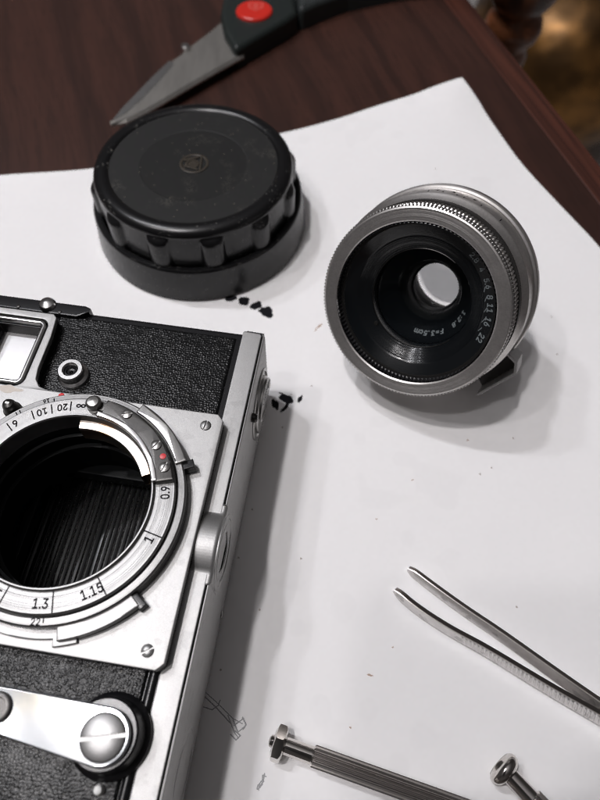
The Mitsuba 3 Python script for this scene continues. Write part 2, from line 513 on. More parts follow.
# ------------------------------------------------------------------ paper
far = [(-150, 198.5), (-132.5, 199.8), (-121, 201.8), (-88, 206.1), (-45, 218.5), (-2.1, 231.3), (14.7, 236.8), (31.6, 243.1), (48.4, 248), (65.8, 252.7)]
far_z = [0, 0, 0, 0, 0.6, 1.7, 2.8, 4.7, 7.6, 11.6]
right = [(65.8, 252.7), (72.6, 240), (79.7, 225.2), (86.3, 211), (99.2, 188.4), (110.5, 167.7), (119.6, 146), (131, 110), (145, 60), (160, 0), (175, -60)]
right_z = [11.6, 8.7, 5.7, 3.7, 1.2, 0.3, 0, 0, 0, 0, 0]


def resample(pts, n):
    p = np.asarray(pts, float)
    d = np.r_[0, np.cumsum(np.linalg.norm(np.diff(p[:, :2], axis=0), axis=1))]
    from scipy.interpolate import PchipInterpolator
    return np.stack([PchipInterpolator(d, p[:, k])(np.linspace(0, d[-1], n)) for k in range(p.shape[1])], 1)


NU, NV = 150, 170
top_e = resample(np.column_stack([far, far_z]), NU)
rgt_e = resample(np.column_stack([right, right_z]), NV)
bl = np.array([-90.0, -75.0, 0])
lft_e = np.linspace(top_e[0], bl, NV)
bot_e = np.linspace(bl, rgt_e[-1], NU)
uu, vv = np.meshgrid(np.linspace(0, 1, NU), np.linspace(0, 1, NV))
U, V = uu[..., None], vv[..., None]
S = (1 - V) * top_e[None] + V * bot_e[None] + (1 - U) * lft_e[:, None] + U * rgt_e[:, None] - ((1 - U) * (1 - V) * top_e[0] + U * (1 - V) * top_e[-1] + (1 - U) * V * bl + U * V * rgt_e[-1])
corner = np.array([65.8, 252.7])
dc = np.linalg.norm(S[..., :2] - corner, axis=-1)
from scipy.interpolate import PchipInterpolator
S[..., 2] = PchipInterpolator([0, 15, 18, 33, 50, 72, 95, 120, 900], [11.6, 8.6, 7.7, 5.2, 3.2, 1.3, 0.35, 0, 0])(dc)   # the far right corner curls up
S[..., 2] += 0.9 * np.clip((S[..., 0] - 78) / 30, 0, 1) ** 1.5 * (0.5 + 0.5 * np.sin(S[..., 1] / 17.0 + S[..., 0] / 40))   # slight waves along the free right side
S[..., 2] += 0.25
q = S.reshape(-1, 3)
i, j = np.meshgrid(np.arange(NV - 1), np.arange(NU - 1), indexing='ij')
a = (i * NU + j).ravel()
fp = np.vstack([np.stack([a, a + NU, a + NU + 1], 1), np.stack([a, a + NU + 1, a + 1], 1)])
sheet = trimesh.Trimesh(np.vstack([q, q - [0, 0, 0.14]]), np.vstack([fp, fp[:, ::-1] + len(q)]), process=False)
P = thing('paper_sheet', 'large white paper sheet with one curled corner spread over the table', 'paper')
add(P + '__sheet', sheet, 'paper', smooth=True)


def blot(x, y, w, h, deg, seed, mat='ink_black', key='ink_blot', rough=0.28, zz=0.27):
    r_ = np.random.default_rng(seed)
    n = 40
    a = np.arange(n) * 2 * np.pi / n
    k = 1 + rough * sum(r_.normal() * np.cos((m + 2) * a + r_.uniform(0, 6)) / (m + 1.3) for m in range(7))
    ring = np.stack([np.cos(a) * k * w / 2, np.sin(a) * k * h / 2], 1)
    poly = affinity.rotate(sg.Polygon(ring).buffer(0), deg, origin=(0, 0))
    if poly.geom_type != 'Polygon':
        poly = max(poly.geoms, key=lambda g: g.area)
    return add(P + '__' + key, prism(affinity.translate(poly, x, y), zz, zz + 0.06, 0), mat, smooth=False)


for s, b in enumerate([(-25.0, 141.9, 4.4, 2.6, 10, 0.13), (-20.3, 140.8, 3.8, 4.0, 60, 0.15), (-15.9, 138.9, 3.2, 4.2, -20, 0.15), (-12.2, 136.2, 5.6, 4.0, -25, 0.2), (-4.4, 101.6, 3.4, 4.2, 70, 0.16), (0.0, 101.6, 1.2, 3.0, -25, 0.15), (-7.9, 99.5, 2.0, 4.2, 15, 0.2)]):
    blot(*b[:5], 11 + s, rough=b[5])
labels[P + '__ink_blot_003'] = {'label': 'largest black ink blot below the plastic case'}


def strokes(lines, w, key, mat, zz=0.275, label=None):
    g = [sg.LineString(l).buffer(w * (0.8 + 0.4 * ((i * 37) % 10) / 10), quad_segs=3) for i, l in enumerate(lines)]
    u = shapely.union_all(g)
    ms = [prism(p, zz, zz + 0.05, 0, holes=[np.array(h.coords)[:-1] for h in p.interiors]) for p in getattr(u, 'geoms', [u])]
    k = add(P + '__' + key, trimesh.util.concatenate(ms), mat, smooth=False, label=label)
    return k


arc = lambda cx, cy, r, a0, a1, n=16: [(cx + r * math.cos(math.radians(x)), cy + r * math.sin(math.radians(x))) for x in np.linspace(a0, a1, n)]
strokes([arc(-7.3, 100.2, 3.6, -70, 80), arc(-7.3, 100.2, 3.1, -60, 60)], 0.28, 'ink_stroke', 'ink_black')
strokes([[(-23.2, 15.8), (-19.5, 13.0), (-15.4, 9.6), (-12.9, 8.4)], [(-23.0, 14.6), (-19.5, 11.8), (-16.0, 8.6)], [(-22.8, 12.0), (-20.6, 11.4), (-19.2, 12.4), (-18.8, 13.6)],
         [(-16.6, 10.2), (-14.8, 6.6), (-13.6, 5.2)], [(-15.2, 9.2), (-13.6, 6.0)], [(-14.9, 8.0), (-12.6, 9.6)], [(-14.0, 6.4), (-12.2, 7.8)], [(-12.9, 9.8), (-11.9, 8.2), (-12.6, 7.2)], [(-15.6, 6.0), (-14.2, 4.8), (-13.2, 5.8), (-14.6, 6.8)]],
        0.15, 'pencil_sketch', 'graphite', label='small pencil sketch in the shadow beside the silver base plate')
r_ = np.random.default_rng(5)
sc = [[tuple(np.array([-6.6, -2.4]) + np.array([t_ * -1.6, t_ * -2.9]) + r_.normal(0, 0.35, 2)) for t_ in np.linspace(0, 1, 5)] for _ in range(4)]
strokes(sc, 0.14, 'ink_scribble', 'graphite', label='smudged grey scribble beside the screwdriver head')
for s, (x, y, w, h, d) in enumerate([(19.3, 20.1, 1.5, 0.5, -20), (25.6, 27, .5, .35, 0), (34.2, 74.4, .7, .4, 30), (22.8, 62, .5, .4, 0), (98.7, 128.9, 1.8, .8, 20), (6.2, 130.6, 0.7, 2.6, -40), (5.0, 129.0, 0.5, 1.2, -30), (52.3, 88, .6, .5, 0), (14, 8, .6, .4, 0)]):
    blot(x, y, w, h, d, 50 + s, 'brown_mark', 'brown_speck', 0.3)

# ------------------------------------------------------------------ rangefinder camera lying on its back
CAM = thing('rangefinder_camera', 'silver and black film camera body lying on its back without lens', 'camera')
YAW = math.radians(-7.859)
MB = frame([-9.879, 103.185, 0], [math.cos(YAW), math.sin(YAW), 0], [-math.sin(YAW), math.cos(YAW), 0], [0, 0, 1])   # x = u (right), y = -v
ZB, ZP = 33.88, 37.86


def B(key, mesh, mat, M=None, smooth=30, label=None):
    return add(CAM + '__' + key, mesh, mat, MB if M is None else MB @ M, smooth, label)


LEN = 119.4
B('body_shell', prism(rect(-80, -1.4, -LEN, -0.5, 1.2), 0.5, 33.2, 1.1, 4, holes=[circle(-35.67, -57.61, 22.8, 96), np.array(rect(-73.6, -58.6, -28.3, -8.4, 0.5).exterior.coords)[:-1]]), 'black_paint')
# base plate: the silver side that faces right
sec = [(-4, 0.45), (-2.2, 0.75), (-0.9, 1.6), (-0.2, 3.0), (0, 4.6), (0, 33.1), (-0.1, 33.4), (-0.3, 33.5), (-0.5, 33.5), (-0.5, 4.4)]
ns = len(sec)
vs, fs = [], []
ends = [(-LEN, 1.0), (-LEN - 0.0, 0)]
for yy, k in ((-LEN, 0), (-LEN + 0.01, 1), (-0.9, 1), (-0.25, 1)):
    for x, z in sec:
        vs.append([x - (0.5 if yy > -0.5 else 0), yy, z])
for s_ in range(3):
    for i_ in range(ns):
        a_, b_ = s_ * ns + i_, s_ * ns + (i_ + 1) % ns
        fs += [(a_, b_ + ns, b_), (a_, a_ + ns, b_ + ns)]
for s_, fl in ((0, 1), (3, 0)):
    for i_ in range(1, ns - 1):
        tri = (s_ * ns, s_ * ns + i_, s_ * ns + i_ + 1)
        fs.append(tri if fl else tri[::-1])
B('base_plate', trimesh.Trimesh(np.array(vs), np.array(fs), process=False), 'satin_chrome')
B('front_trim', prism(sg.Polygon([(-6.2, -LEN), (-0.92, -LEN), (-0.92, -1.0), (-1.4, -0.35), (-5.7, -0.1), (-6.2, -0.5)]), 30, ZB, 0.3), 'satin_chrome')
B('end_trim', prism(sg.Polygon([(-5.6, -0.6), (-0.4, -0.9), (-0.5, 0.5), (-5.4, 0.7)]), 4, 33.0, 0.3), 'black_paint')


def pebbled(x0, x1, y0, y1, z, seed, hole=None):
    r_ = np.random.default_rng(seed)
    st = 0.15
    xs, ys = np.arange(x0, x1 + 1e-6, st), np.arange(y0, y1 + 1e-6, st)
    X, Y = np.meshgrid(xs, ys)
    cell = 0.64
    gx, gy = np.meshgrid(np.arange(x0 - 1, x1 + 1, cell), np.arange(y0 - 1, y1 + 1, cell))
    pts = np.stack([gx.ravel(), gy.ravel()], 1) + r_.uniform(-0.42, 0.42, (gx.size, 2)) * cell
    lift = r_.uniform(0.55, 1.0, len(pts))
    warp = np.stack([meshkit.noise(np.stack([X * 0.9, Y * 0.9, X * 0 + 3], -1), 1), meshkit.noise(np.stack([X * 0.9, Y * 0.9, X * 0 + 9], -1), 2)], -1) - 0.5
    Q = np.stack([X, Y], -1) + warp * 0.35
    d, idx = cKDTree(pts).query(Q.reshape(-1, 2), k=2)
    e = np.clip((d[:, 1] - d[:, 0]) / 0.36, 0, 1)
    rub = 0.45 + 1.1 * meshkit.fbm(np.stack([X * 0.13, Y * 0.13, X * 0 + 5], -1), 3, seed).reshape(-1)
    hgt = (1 - (1 - e) ** 2) * lift[idx[:, 0]] * 0.13 * rub
    Z = z + hgt.reshape(X.shape) + 0.06 * (meshkit.fbm(np.stack([X * 0.22, Y * 0.22, X * 0], -1), 3, 4) - 0.5) * 2
    edge = np.minimum.reduce([X - x0, x1 - X, Y - y0, y1 - Y])
    Z -= np.clip(1 - edge / 0.7, 0, 1) ** 2 * 0.7
    v = np.stack([X, Y, Z], -1).reshape(-1, 3)
    n1 = len(xs)
    i, j = np.meshgrid(np.arange(len(ys) - 1), np.arange(n1 - 1), indexing='ij')
    a = (i * n1 + j).ravel()
    f = np.vstack([np.stack([a, a + 1, a + n1 + 1], 1), np.stack([a, a + n1 + 1, a + n1], 1)])
    return trimesh.Trimesh(v, f, process=False)


B('leatherette', pebbled(-58, -7.5, -29.6, -2.6, 33.75, 3), 'leatherette', smooth=True)
B('leatherette', pebbled(-62, -8.6, -LEN + 2, -87.5, 33.75, 4), 'leatherette', smooth=True)
B('edge_bead', tube([(-7.45, -88.5, 33.15), (-7.45, -LEN + 1, 33.15)], 1.1, 16), 'black_paint')

# mount plate with the rangefinder window frame in one piece
win = rect(-72.5, -59.4, -27.2, -9.4, 0.8)
outline = sg.Polygon([(-4.93, -30.6), (-4.93, -87.4), (-6.5, -88.98), (-80, -88.98), (-80, -5.6), (-57.4, -5.6), (-56.3, -6.7), (-55.6, -13), (-55.5, -23), (-54.9, -26.2), (-53.3, -28.2), (-50.5, -28.95), (-6.5, -28.98)])
well = circle(-35.67, -57.61, 21.2, 96)
wl = affinity.scale(win, 1.14, 1.12)
PLATE = B('mount_plate', prism(outline, 36.3, ZP, 0.28, 2, holes=[well, np.array(win.buffer(1.75).exterior.coords)[:-1]]), 'satin_chrome')
PLATE = 'mount_plate'
blk = outline.buffer(-0.12)
B('plate_base', prism(blk, 32.5, 36.28, 0, holes=[well, np.array(win.buffer(1.75).exterior.coords)[:-1]]), 'black_paint', smooth=False)
for (x, y, d) in ((-8.9, -32.6, 80), (-9.0, -85.5, 35)):
    B(PLATE + '__screw', slotted(1.35, 0.75, 0.38, 0.45, d), 'ring_steel', tr(x, y, ZP - 0.15))
B(PLATE + '__red_dot', lathe([(0, 0), (0.8, 0), (0.7, 0.16), (0, 0.22)], 24), 'red_paint', tr(-46.8, -30.0, ZP))
# worn spot where the chrome has gone through to brass, left of the dot
wr = np.random.default_rng(8)
B(PLATE + '__worn_patch', prism(sg.Polygon([(-60.6 + 3.2 * math.cos(a) * (1 + 0.25 * math.sin(3 * a + 1)), -30.2 + 1.0 * math.sin(a) * (1 + 0.3 * math.cos(4 * a))) for a in np.linspace(0, 6.28, 30)[:-1]]), ZP, ZP + 0.02, 0), 'worn_grey', smooth=False)

# rangefinder window
W_ = 'window'
B(W_ + '__frame', prism(win.buffer(1.2), 33.0, 38.0, 0.45, 3, holes=[np.array(win.buffer(0.05).exterior.coords)[:-1]]), 'polished_chrome')
B(W_ + '__inner_frame', prism(win.buffer(0.0), 31.0, 36.6, 0.3, 2, holes=[np.array(win.buffer(-0.6).exterior.coords)[:-1]]), 'black_paint')
B(W_ + '__pane', prism(win.buffer(-0.5), 31.5, 32.4, 0.1), 'window_glass')

# small accessories on the camera's far end
B('strap_bracket', prism(sg.Polygon([(-80, -3.6), (-52.6, -3.6), (-49.6, -1.6), (-49.6, -0.2), (-51, 0.3), (-80, 0.3)]), 30, 35.2, 0.4), 'black_paint')
B('strap_bracket__dome', lathe([(0, 0), (2.4, 0), (2.3, 0.7), (1.9, 1.4), (1.0, 1.9), (0, 2.0)], 40), 'polished_chrome', tr(-61.6, -1.2, 35.0))
for x in (-69.5, -57.5):
    B('strap_bracket__pin', lathe([(0, 0), (0.6, 0), (0.5, 0.4), (0, 0.5)], 16), 'gunmetal', tr(x, -2.9, 35.1))
B('flash_socket', lathe([(4.0, 0), (4.0, 1.2), (3.6, 1.5), (3.3, 1.7), (3.3, 3.6), (3.05, 3.9), (2.1, 3.9), (1.85, 3.6), (1.75, 1.0), (0, 1.0)], 48), 'polished_chrome', tr(-47.4, -21.9, 33.7))
B('flash_socket__insert', lathe([(1.72, 1.1), (1.72, 3.0), (1.3, 3.1), (1.0, 2.6), (0.5, 2.5), (0.5, 1.1)], 32), 'black_paint', tr(-47.4, -21.9, 33.7))

# lens mount
MC_ = tr(-35.67, -57.61, 0)
B('mount_collar', lathe([(26.9, 36.5), (27.7, 37.7), (27.7, 40.3), (27.2, 40.6), (21.0, 40.6)], 144), 'black_paint', MC_)
B('depth_ring', lathe([(25.75, 40.0), (25.75, 41.5), *turned(26.0, 27.3, 41.65, 41.55, seed=3), (27.65, 41.2), (27.65, 40.4)], 144), 'ring_steel', MC_)
B('distance_ring', lathe([(25.45, 40.4), (25.45, 42.45), *turned(25.2, 20.95, 42.7, 42.75, seed=2)], 144), 'ring_steel', MC_)
B('throat_tube', lathe([(20.9, 34), (20.9, 43.3), (20.6, 43.75), (20.35, 43.75), (20.1, 43.4), (20.0, 41.0), (20.0, 38.0)], 144), 'ring_steel', MC_)
B('mirror_box', lathe([(20.05, 38.0), (20.05, 34.6), (19.4, 34.4), (19.4, 33.6), (20.2, 33.4), (20.2, 28.6), (19.2, 28.4), (19.2, 27.5), (20.6, 27.3), (20.6, 14), (22.7, 13.9)], 128), 'matte_black', MC_)


def on_ring(key, mesh, mat, r, phi, z, label=None, flip=True):
    """Stands a small upright mesh on the ring, its top towards the centre."""
    return B(key, mesh, mat, MC_ @ rotz(phi + 90) @ tr(0, -r, z), 20, label)


for s, phi, r, h, w in (('0.9', 11.5, 23.2, 1.95, 0.78), ('1', -16.2, 22.9, 2.05, 0.9), ('1.15', -55, 23.1, 2.05, 0.8), ('1.3', -81, 23.2, 2.05, 0.8), ('1.5', -107, 23.2, 2.05, 0.8), ('∞', 97.4, 23.2, 1.7, 1.15), ('20', 108.3, 23.2, 1.75, 0.85), ('10', 120.3, 23.2, 1.75, 0.85), ('6', 136.3, 23.3, 1.75, 0.9), ('4', 154, 23.3, 1.75, 0.9)):
    on_ring('distance_ring__numeral', text(s, h, w, 0.05, True), 'ink_black', r, phi, 42.78)
for phi in (-12.7, -49.4, -74.9, -101, 103.4, 114.5, 125.6, 140.1):
    r0, r1 = ((20.98, 25.2) if phi < 20 else (22.0, 24.6))
    B('distance_ring__tick', prism(rect(r0, r1, -0.14, 0.14), 42.76, 42.83, 0), 'ink_black', MC_ @ rotz(phi), False)
on_ring('depth_ring__numeral', text("22", 1.45, 0.85, 0.05, True), 'ink_black', 26.65, -82.6, 41.67)
on_ring('depth_ring__numeral', text('16', 1.1, 0.85, 0.05, True), 'ink_black', 26.65, 117.5, 41.67)
for phi in (-79.2, 113.5, 131.5, 133.5):
    B('depth_ring__tick', prism(rect(26.0, 26.9, -0.12, 0.12), 41.66, 41.73, 0), 'ink_black', MC_ @ rotz(phi), False)

B('bayonet_tab', prism(sector(26.1, 28.7, 27.5, 66.5), 39.5, 42.4, 0.35), 'scratched_chrome', MC_)
B('bayonet_tab__stop', prism(sector(27.0, 30.2, 24.5, 28.6), 38.0, 41.2, 0.25), 'black_paint', MC_)
B('bayonet_lug', prism(sector(27.0, 30.4, -74, -40.5), 38.9, 40.6, 0.3), 'ring_steel', MC_)
B('bayonet_lug__skirt', prism(shapely.union_all([sector(27.0, 29.6, -118, -76), sector(27.0, 31.2, -76.5, -67)]), 37.9, 38.9, 0.25), 'ring_steel', MC_)
B('bayonet_lug__stop', prism(sector(27.2, 31.2, -41.5, -38.0), 37.9, 40.2, 0.25), 'black_paint', MC_)
B('inner_lug', lathe([(20.0, 41.6), (18.0, 41.4), (17.75, 41.0), (17.9, 36.0), (20.0, 35.8)], 60, False, 27, 97), 'worn_brass', MC_)
arm = shapely.union_all([sector(21.2, 25.2, 17, 82), sector(22.0, 24.4, 80, 88)])
BR = B('spring_bracket', prism(arm, 42.8, 44.5, 0.3), 'gunmetal', MC_)
B('spring_bracket__inner_rail', prism(sector(20.4, 21.6, 17.5, 84), 43.6, 44.9, 0.25), 'polished_chrome', MC_)
for r, phi, d in ((23.7, 67, 20), (23.6, 39.5, 60), (23.7, 24.8, 75)):
    a = math.radians(phi)
    B('spring_bracket__screw', slotted(1.25, 0.6, 0.34, 0.4, d), 'brushed_steel', MC_ @ tr(r * math.cos(a), r * math.sin(a), 44.45))
a = math.radians(31.5)
B('spring_bracket__red_dot', lathe([(0, 0), (0.75, 0), (0.68, 0.15), (0, 0.2)], 24), 'red_paint', MC_ @ tr(24 * math.cos(a), 24 * math.sin(a), 44.48))
a = math.radians(88)
B('spring_bracket__knob', lathe([(0, 0), (1.9, 0), (1.9, 1.0), (1.5, 1.2), (1.35, 1.6), (1.8, 1.9), (1.85, 2.8), (1.3, 3.3), (0.5, 3.45), (0, 3.45)], 32), 'brushed_steel', MC_ @ tr(23.2 * math.cos(a), 23.2 * math.sin(a), 42.8))
# lens release stub
B('release_post', lathe([(0, 0), (2.3, 0), (2.2, 2.0), (1.8, 2.6), (1.6, 4.2), (1.2, 5.0), (0.5, 5.3), (0, 5.3)], 32), 'gunmetal', tr(-56.6, -36.4, 37.5))
B('release_post__slot', prism(rect(-0.5, 0.5, -0.28, 0.28), 0, 0.1, 0), 'white_paint', tr(-56.6, -36.4, 42.75), False)

# shutter: a frame at the bottom of the well and narrow metal slats
B('shutter_frame', prism(rect(-62, -9, -84, -31), 9.0, 13.6, 0.5, holes=[np.array(rect(-54, -18.2, -79, -40.5, 0.6).exterior.coords)[:-1]]), 'matte_black', None)
x = -55.2
k = 0
sl = np.random.default_rng(12)
while x < -17.0:
    wd = 1.12
    m = prism([(0, -80), (wd, -80), (wd, -39), (0, -39)], 0, 0.6, 0.2)
    a = math.radians(6 + sl.normal(0, 7))
    R = np.eye(4)
    R[0, 0], R[0, 2], R[2, 0], R[2, 2] = math.cos(a), math.sin(a), -math.sin(a), math.cos(a)
    B('shutter__slat', m, 'slat_paint', tr(x, 0, 6.6 + sl.normal(0, 0.05)) @ R, 30)
    x += 1.32 + sl.choice([0, 0, 0.15, 0.3])
    k += 1

# tripod boss on the base plate
MBOSS = frame([0, -60, 27.0], [0, 1, 0], [0, 0, 1], [1, 0, 0])      # z of the lathe = u
shp = shapely.union_all([sg.Point(0, 27.0).buffer(9.6, quad_segs=24), sg.box(-18, 20, 18, 33.78)]).buffer(2.6, quad_segs=10).buffer(-2.6, quad_segs=10).intersection(sg.box(-9.6, 22, 9.6, 50))
B('tripod_boss', prism(shp.segmentize(0.8), -4.9, 0.35, 1.1, 5, holes=[circle(0, 27.0, 4.75)]), 'satin_chrome', MBOSS @ tr(0, -27.0, 0), 40)
B('tripod_boss__plate', lathe([(0, -0.2), (9.1, -0.2), (9.1, 0.4), (8.9, 0.55), (8.1, 0.55), (7.9, 0.3), (7.7, -0.15), (6.9, -0.15), (6.7, 0.45), (5.6, 0.5), (5.0, 0.45), (4.8, 0.2), (4.7, -3.5)], 96), 'satin_chrome', MBOSS)
B('tripod_boss__groove', lathe([(7.72, 0.0), (7.72, 0.34), (7.4, 0.2), (7.0, 0.2), (6.86, 0.34), (6.86, 0.0)], 80), 'black_paint', MBOSS)
B('tripod_boss__socket', lathe([(4.75, 0.1), (4.6, -0.2), (4.5, -4.2), (0, -4.2)], 64), 'matte_black', MBOSS)


def key_disc(yc, tail):
    M = frame([0, yc, 17.0], [0, 1, 0], [0, 0, 1], [1, 0, 0])
    K = B('lock_key', lathe([(10.6, -0.4), (10.6, 0.3), (10.3, 0.5), (9.8, 0.5), (9.6, 0.05), (8.6, 0.05), (8.4, 0.9), (8.1, 1.15), (5.2, 1.15), (5.0, 0.9), (0, 0.9)], 80), 'brushed_steel', M)
    K = K.split('__')[1]
    B(K + '__flap', prism(sector(2.0, 8.0, -80, 80), 1.1, 1.9, 0.3), 'brushed_steel', M @ rotz(70))
    for q_ in range(9):
        B(K + '__groove', prism(rect(5.0, 7.6, -0.18, 0.18), 1.88, 2.0, 0), 'gunmetal', M @ rotz(70 - 48 + 12 * q_), False)
    B(K + '__stud', lathe([(0, 0), (1.25, 0), (1.25, 1.0), (0.9, 1.5), (0, 1.6)], 24), 'gunmetal', M @ tr(tail * -9.0, 8.4, 0))
    return K


key_disc(-13.2, 1)
B('lock_key', lathe([(9.0, -0.4), (9.0, 0.02), (8.8, 0.12), (8.3, 0.12), (8.1, -0.25), (7.6, -0.25), (7.4, 0.1), (0, 0.14)], 80), 'satin_chrome', frame([0, -106.0, 15.5], [0, 1, 0], [0, 0, 1], [1, 0, 0]))
B('base_screw', slotted(1.1, 0.6, 0.3, 0.35, 30), 'brushed_steel', frame([0, -70.5, 6.0], [0, 1, 0], [0, 0, 1], [1, 0, 0]))

# self-timer lever
B('timer_boss', lathe([(0, 33.5), (8.0, 33.5), (8.0, 35.2), (7.4, 36.0), (7.0, 36.2), (6.6, 40.2), (6.2, 40.6), (0, 40.6)], 64), 'black_paint', tr(-12.6, -101.6, 0))
lev = shapely.union_all([sg.Point(-12.3, -102.0).buffer(5.2, quad_segs=16), sg.Point(-35.5, -100.4).buffer(3.9, quad_segs=12)]).convex_hull
B('timer_lever', prism(lev, 40.7, 42.4, 0.35, 3), 'lever_chrome')
B('timer_lever__screw', slotted(4.3, 1.15, 0.75, 0.75, 14, n=64), 'ring_steel', tr(-12.1, -102.1, 42.3))
B('timer_lever__pivot', lathe([(2.9, 0), (2.9, 0.6), (2.5, 0.8), (1.9, 0.8), (1.7, 0.3), (0, 0.3)], 40), 'gunmetal', tr(-33.6, -100.3, 42.35))
B('pin', lathe([(0, 0), (0.95, 0), (0.95, 1.6), (0.7, 2.2), (0.3, 2.45), (0, 2.5)], 24), 'white_paint', tr(-12.2, -110.9, 33.6), label='small white pin below the self-timer screw')
B('lever_stop', lathe([(0, 0), (0.9, 0), (0.8, 0.9), (0, 1.1)], 20), 'polished_chrome', tr(-27.6, -105.3, 33.7))

# ------------------------------------------------------------------ lens
LENS = thing('camera_lens', 'chrome and black camera lens lying tilted on the paper', 'lens')
tilt, az = math.radians(58.9), math.radians(238.9)
n_ax = np.array([math.sin(tilt) * math.cos(az), math.sin(tilt) * math.sin(az), math.cos(tilt)])
lx = np.cross([0, 0, 1], n_ax)
lx /= np.linalg.norm(lx)
ly = np.cross(n_ax, lx)
ML = frame(np.array([30.43, 110.16, 38.18]), lx, ly, n_ax)           # z = 0 is the front rim, the lens goes to negative z


def Ln(key, mesh, mat, M=None, smooth=30, label=None):
    return add(LENS + '__' + key, mesh, mat, ML if M is None else ML @ M, smooth, label)


def knurl(r, z0, z1, teeth, depth, n_per=6, r_in=None):
    n = teeth * n_per
    a = np.arange(n) * 2 * np.pi / n
    w = np.abs(((a * teeth / (2 * np.pi)) % 1) - 0.5) * 2
    rr = r - depth * np.clip(1.6 * w - 0.3, 0, 1)
    prof_z = [z0, z0 + 0.25, z1 - 0.25, z1]
    prof_d = [depth, 0, 0, depth]
    rows = [np.stack([(np.minimum(rr, r - d)) * np.cos(a), (np.minimum(rr, r - d)) * np.sin(a), np.full(n, z)], 1) for z, d in zip(prof_z, prof_d)]
    v = np.vstack(rows)
    f = []
    for i in range(len(rows) - 1):
        j = np.arange(n)
        j2 = (j + 1) % n
        f += [np.stack([i * n + j, i * n + j2, (i + 1) * n + j2], 1), np.stack([i * n + j, (i + 1) * n + j2, (i + 1) * n + j], 1)]
    return trimesh.Trimesh(v, np.vstack(f), process=False)


Ln('front_ring', lathe([(26.4, -7.2), (26.4, -1.2), (26.75, -0.55), (26.6, -0.2), *turned(26.2, 23.1, 0, 0), (22.75, -0.25)], 144), 'lens_steel')
Ln('front_ring__knurled_band', knurl(27.05, -7.2, -3.9, 150, 0.45), 'lens_steel', smooth=20)
Ln('front_ring__toothed_rim', knurl(27.2, -1.7, -0.35, 170, 0.5), 'brushed_steel', smooth=20)
Ln('filter_thread', knurl(22.75, -3.2, -0.3, 120, 0.42), 'black_paint', smooth=20)
Ln('filter_thread__step', lathe([(22.9, -3.1), (21.8, -3.2), (21.6, -3.6)], 128), 'gunmetal')
Ln('aperture_scale_ring', lathe([(21.7, -3.5), (18.7, -5.0), (18.4, -5.25)], 128), 'lens_black')
Ln('hood_cone', lathe([*turned(18.4, 14.6, -5.15, -7.35, 0.007, 0.05, 4), (14.45, -7.6), (14.35, -10.9)], 128), 'lens_black')
Ln('hood_cone__bright_line', lathe([(14.5, -7.5), (14.35, -7.42), (14.2, -7.6)], 128, False, 70, 330), 'gunmetal')
Ln('name_ring', lathe([(14.2, -11.0), (13.7, -12.4), (10.4, -16.4), (9.4, -17.4), (9.0, -18.6)], 128), 'lens_black')
Ln('inner_barrel', lathe([(9.0, -18.5), (7.9, -20.4), (7.6, -23.6), (7.0, -24.0), (6.95, -24.6)], 96), 'matte_black')
t_ = np.arange(30) * 2 * np.pi / 30
hole = np.stack([6.9 * np.cos(t_) * (1 + 0.02 * (np.arange(30) % 5 == 0)), 6.9 * np.sin(t_)], 1)
Ln('iris', prism(sg.Polygon(circle(0, 0, 9.5)), -24.9, -24.6, 0, holes=[hole]), 'matte_black', smooth=False)
Ln('rear_element', lathe([(0, -47.6), (5, -47.2), (9, -46.1), (12.0, -44.4), (12.2, -43.4), (11.8, -42.6), (9, -40.9), (5, -39.6), (0, -39.1)], 64), 'lens_glass_solid', smooth=60)
Ln('front_element', lathe([(7.5, -22.6), (5.5, -22.0), (3.0, -21.6), (0, -21.5)], 64), 'lens_glass', smooth=True)
Ln('focus_body', lathe([(27.3, -10.0), (27.3, -7.35), (26.2, -7.25)], 144), 'gunmetal')
Ln('flange', lathe([(24, -24.6), (29.2, -24.6), (29.9, -24.2), (30.04, -23.6), (30.04, -21.2), (29.7, -20.8), (29.1, -20.6), (28.9, -20.2), (28.9, -12.2), (28.5, -11.6), (28.0, -11.2), (27.2, -10.0)], 160), 'lens_steel')
Ln('bayonet_skirt', lathe([(20, -31), (23.4, -31), (23.8, -30.6), (23.8, -24.5)], 96), 'scratched_chrome')
Ln('rear_barrel', lathe([(13.2, -48.6), (14.6, -48.6), (14.9, -48.2), (14.9, -33), (20.5, -30.9)], 96), 'black_paint')
Ln('rear_barrel__inner_wall', lathe([(13.2, -48.6), (12.6, -40), (9.6, -25)], 96), 'matte_black')
for phi, s, h in ((-4, '22', 1.85), (10, '16', 1.85), (21, '11', 1.85), (29.5, '8', 1.85), (40, '5.6', 1.7), (51.5, '4', 1.7), (62, '2.8', 1.7)):
    Ln('aperture_scale_ring__numeral', text(s, h, 0.85, 0.05), 'faded_white', rotz(phi - 90) @ tr(0, 20.2, -4.22) @ mat4(np.array([[1, 0, 0, 0], [0, .9, -.43, 0], [0, .43, .9, 0], [0, 0, 0, 1]])), 20)
for phi in (0, 8, 17, 26, 34):
    a0, a1 = math.radians(phi), math.radians(phi + 4.5)
    seg = sg.LineString([(18.7 * math.cos(a0), 18.7 * math.sin(a0)), (19.4 * math.cos(a1), 19.4 * math.sin(a1))]).buffer(0.09)
    Ln('aperture_scale_ring__mark', prism(seg, -4.85, -4.72, 0), 'faded_white', smooth=False)
ph = -3
for ch in '1:2.8  F=3.5cm':
    if ch != ' ':
        Ln('name_ring__letter', text(ch, 1.7, 0.85, 0.05), 'faded_white', rotz(ph - 90) @ tr(0, 12.1, -14.28) @ mat4(np.array([[1, 0, 0, 0], [0, .64, -.77, 0], [0, .77, .64, 0], [0, 0, 0, 1]])), 20)
    ph -= 6.6 if ch not in '.:' else 4.4
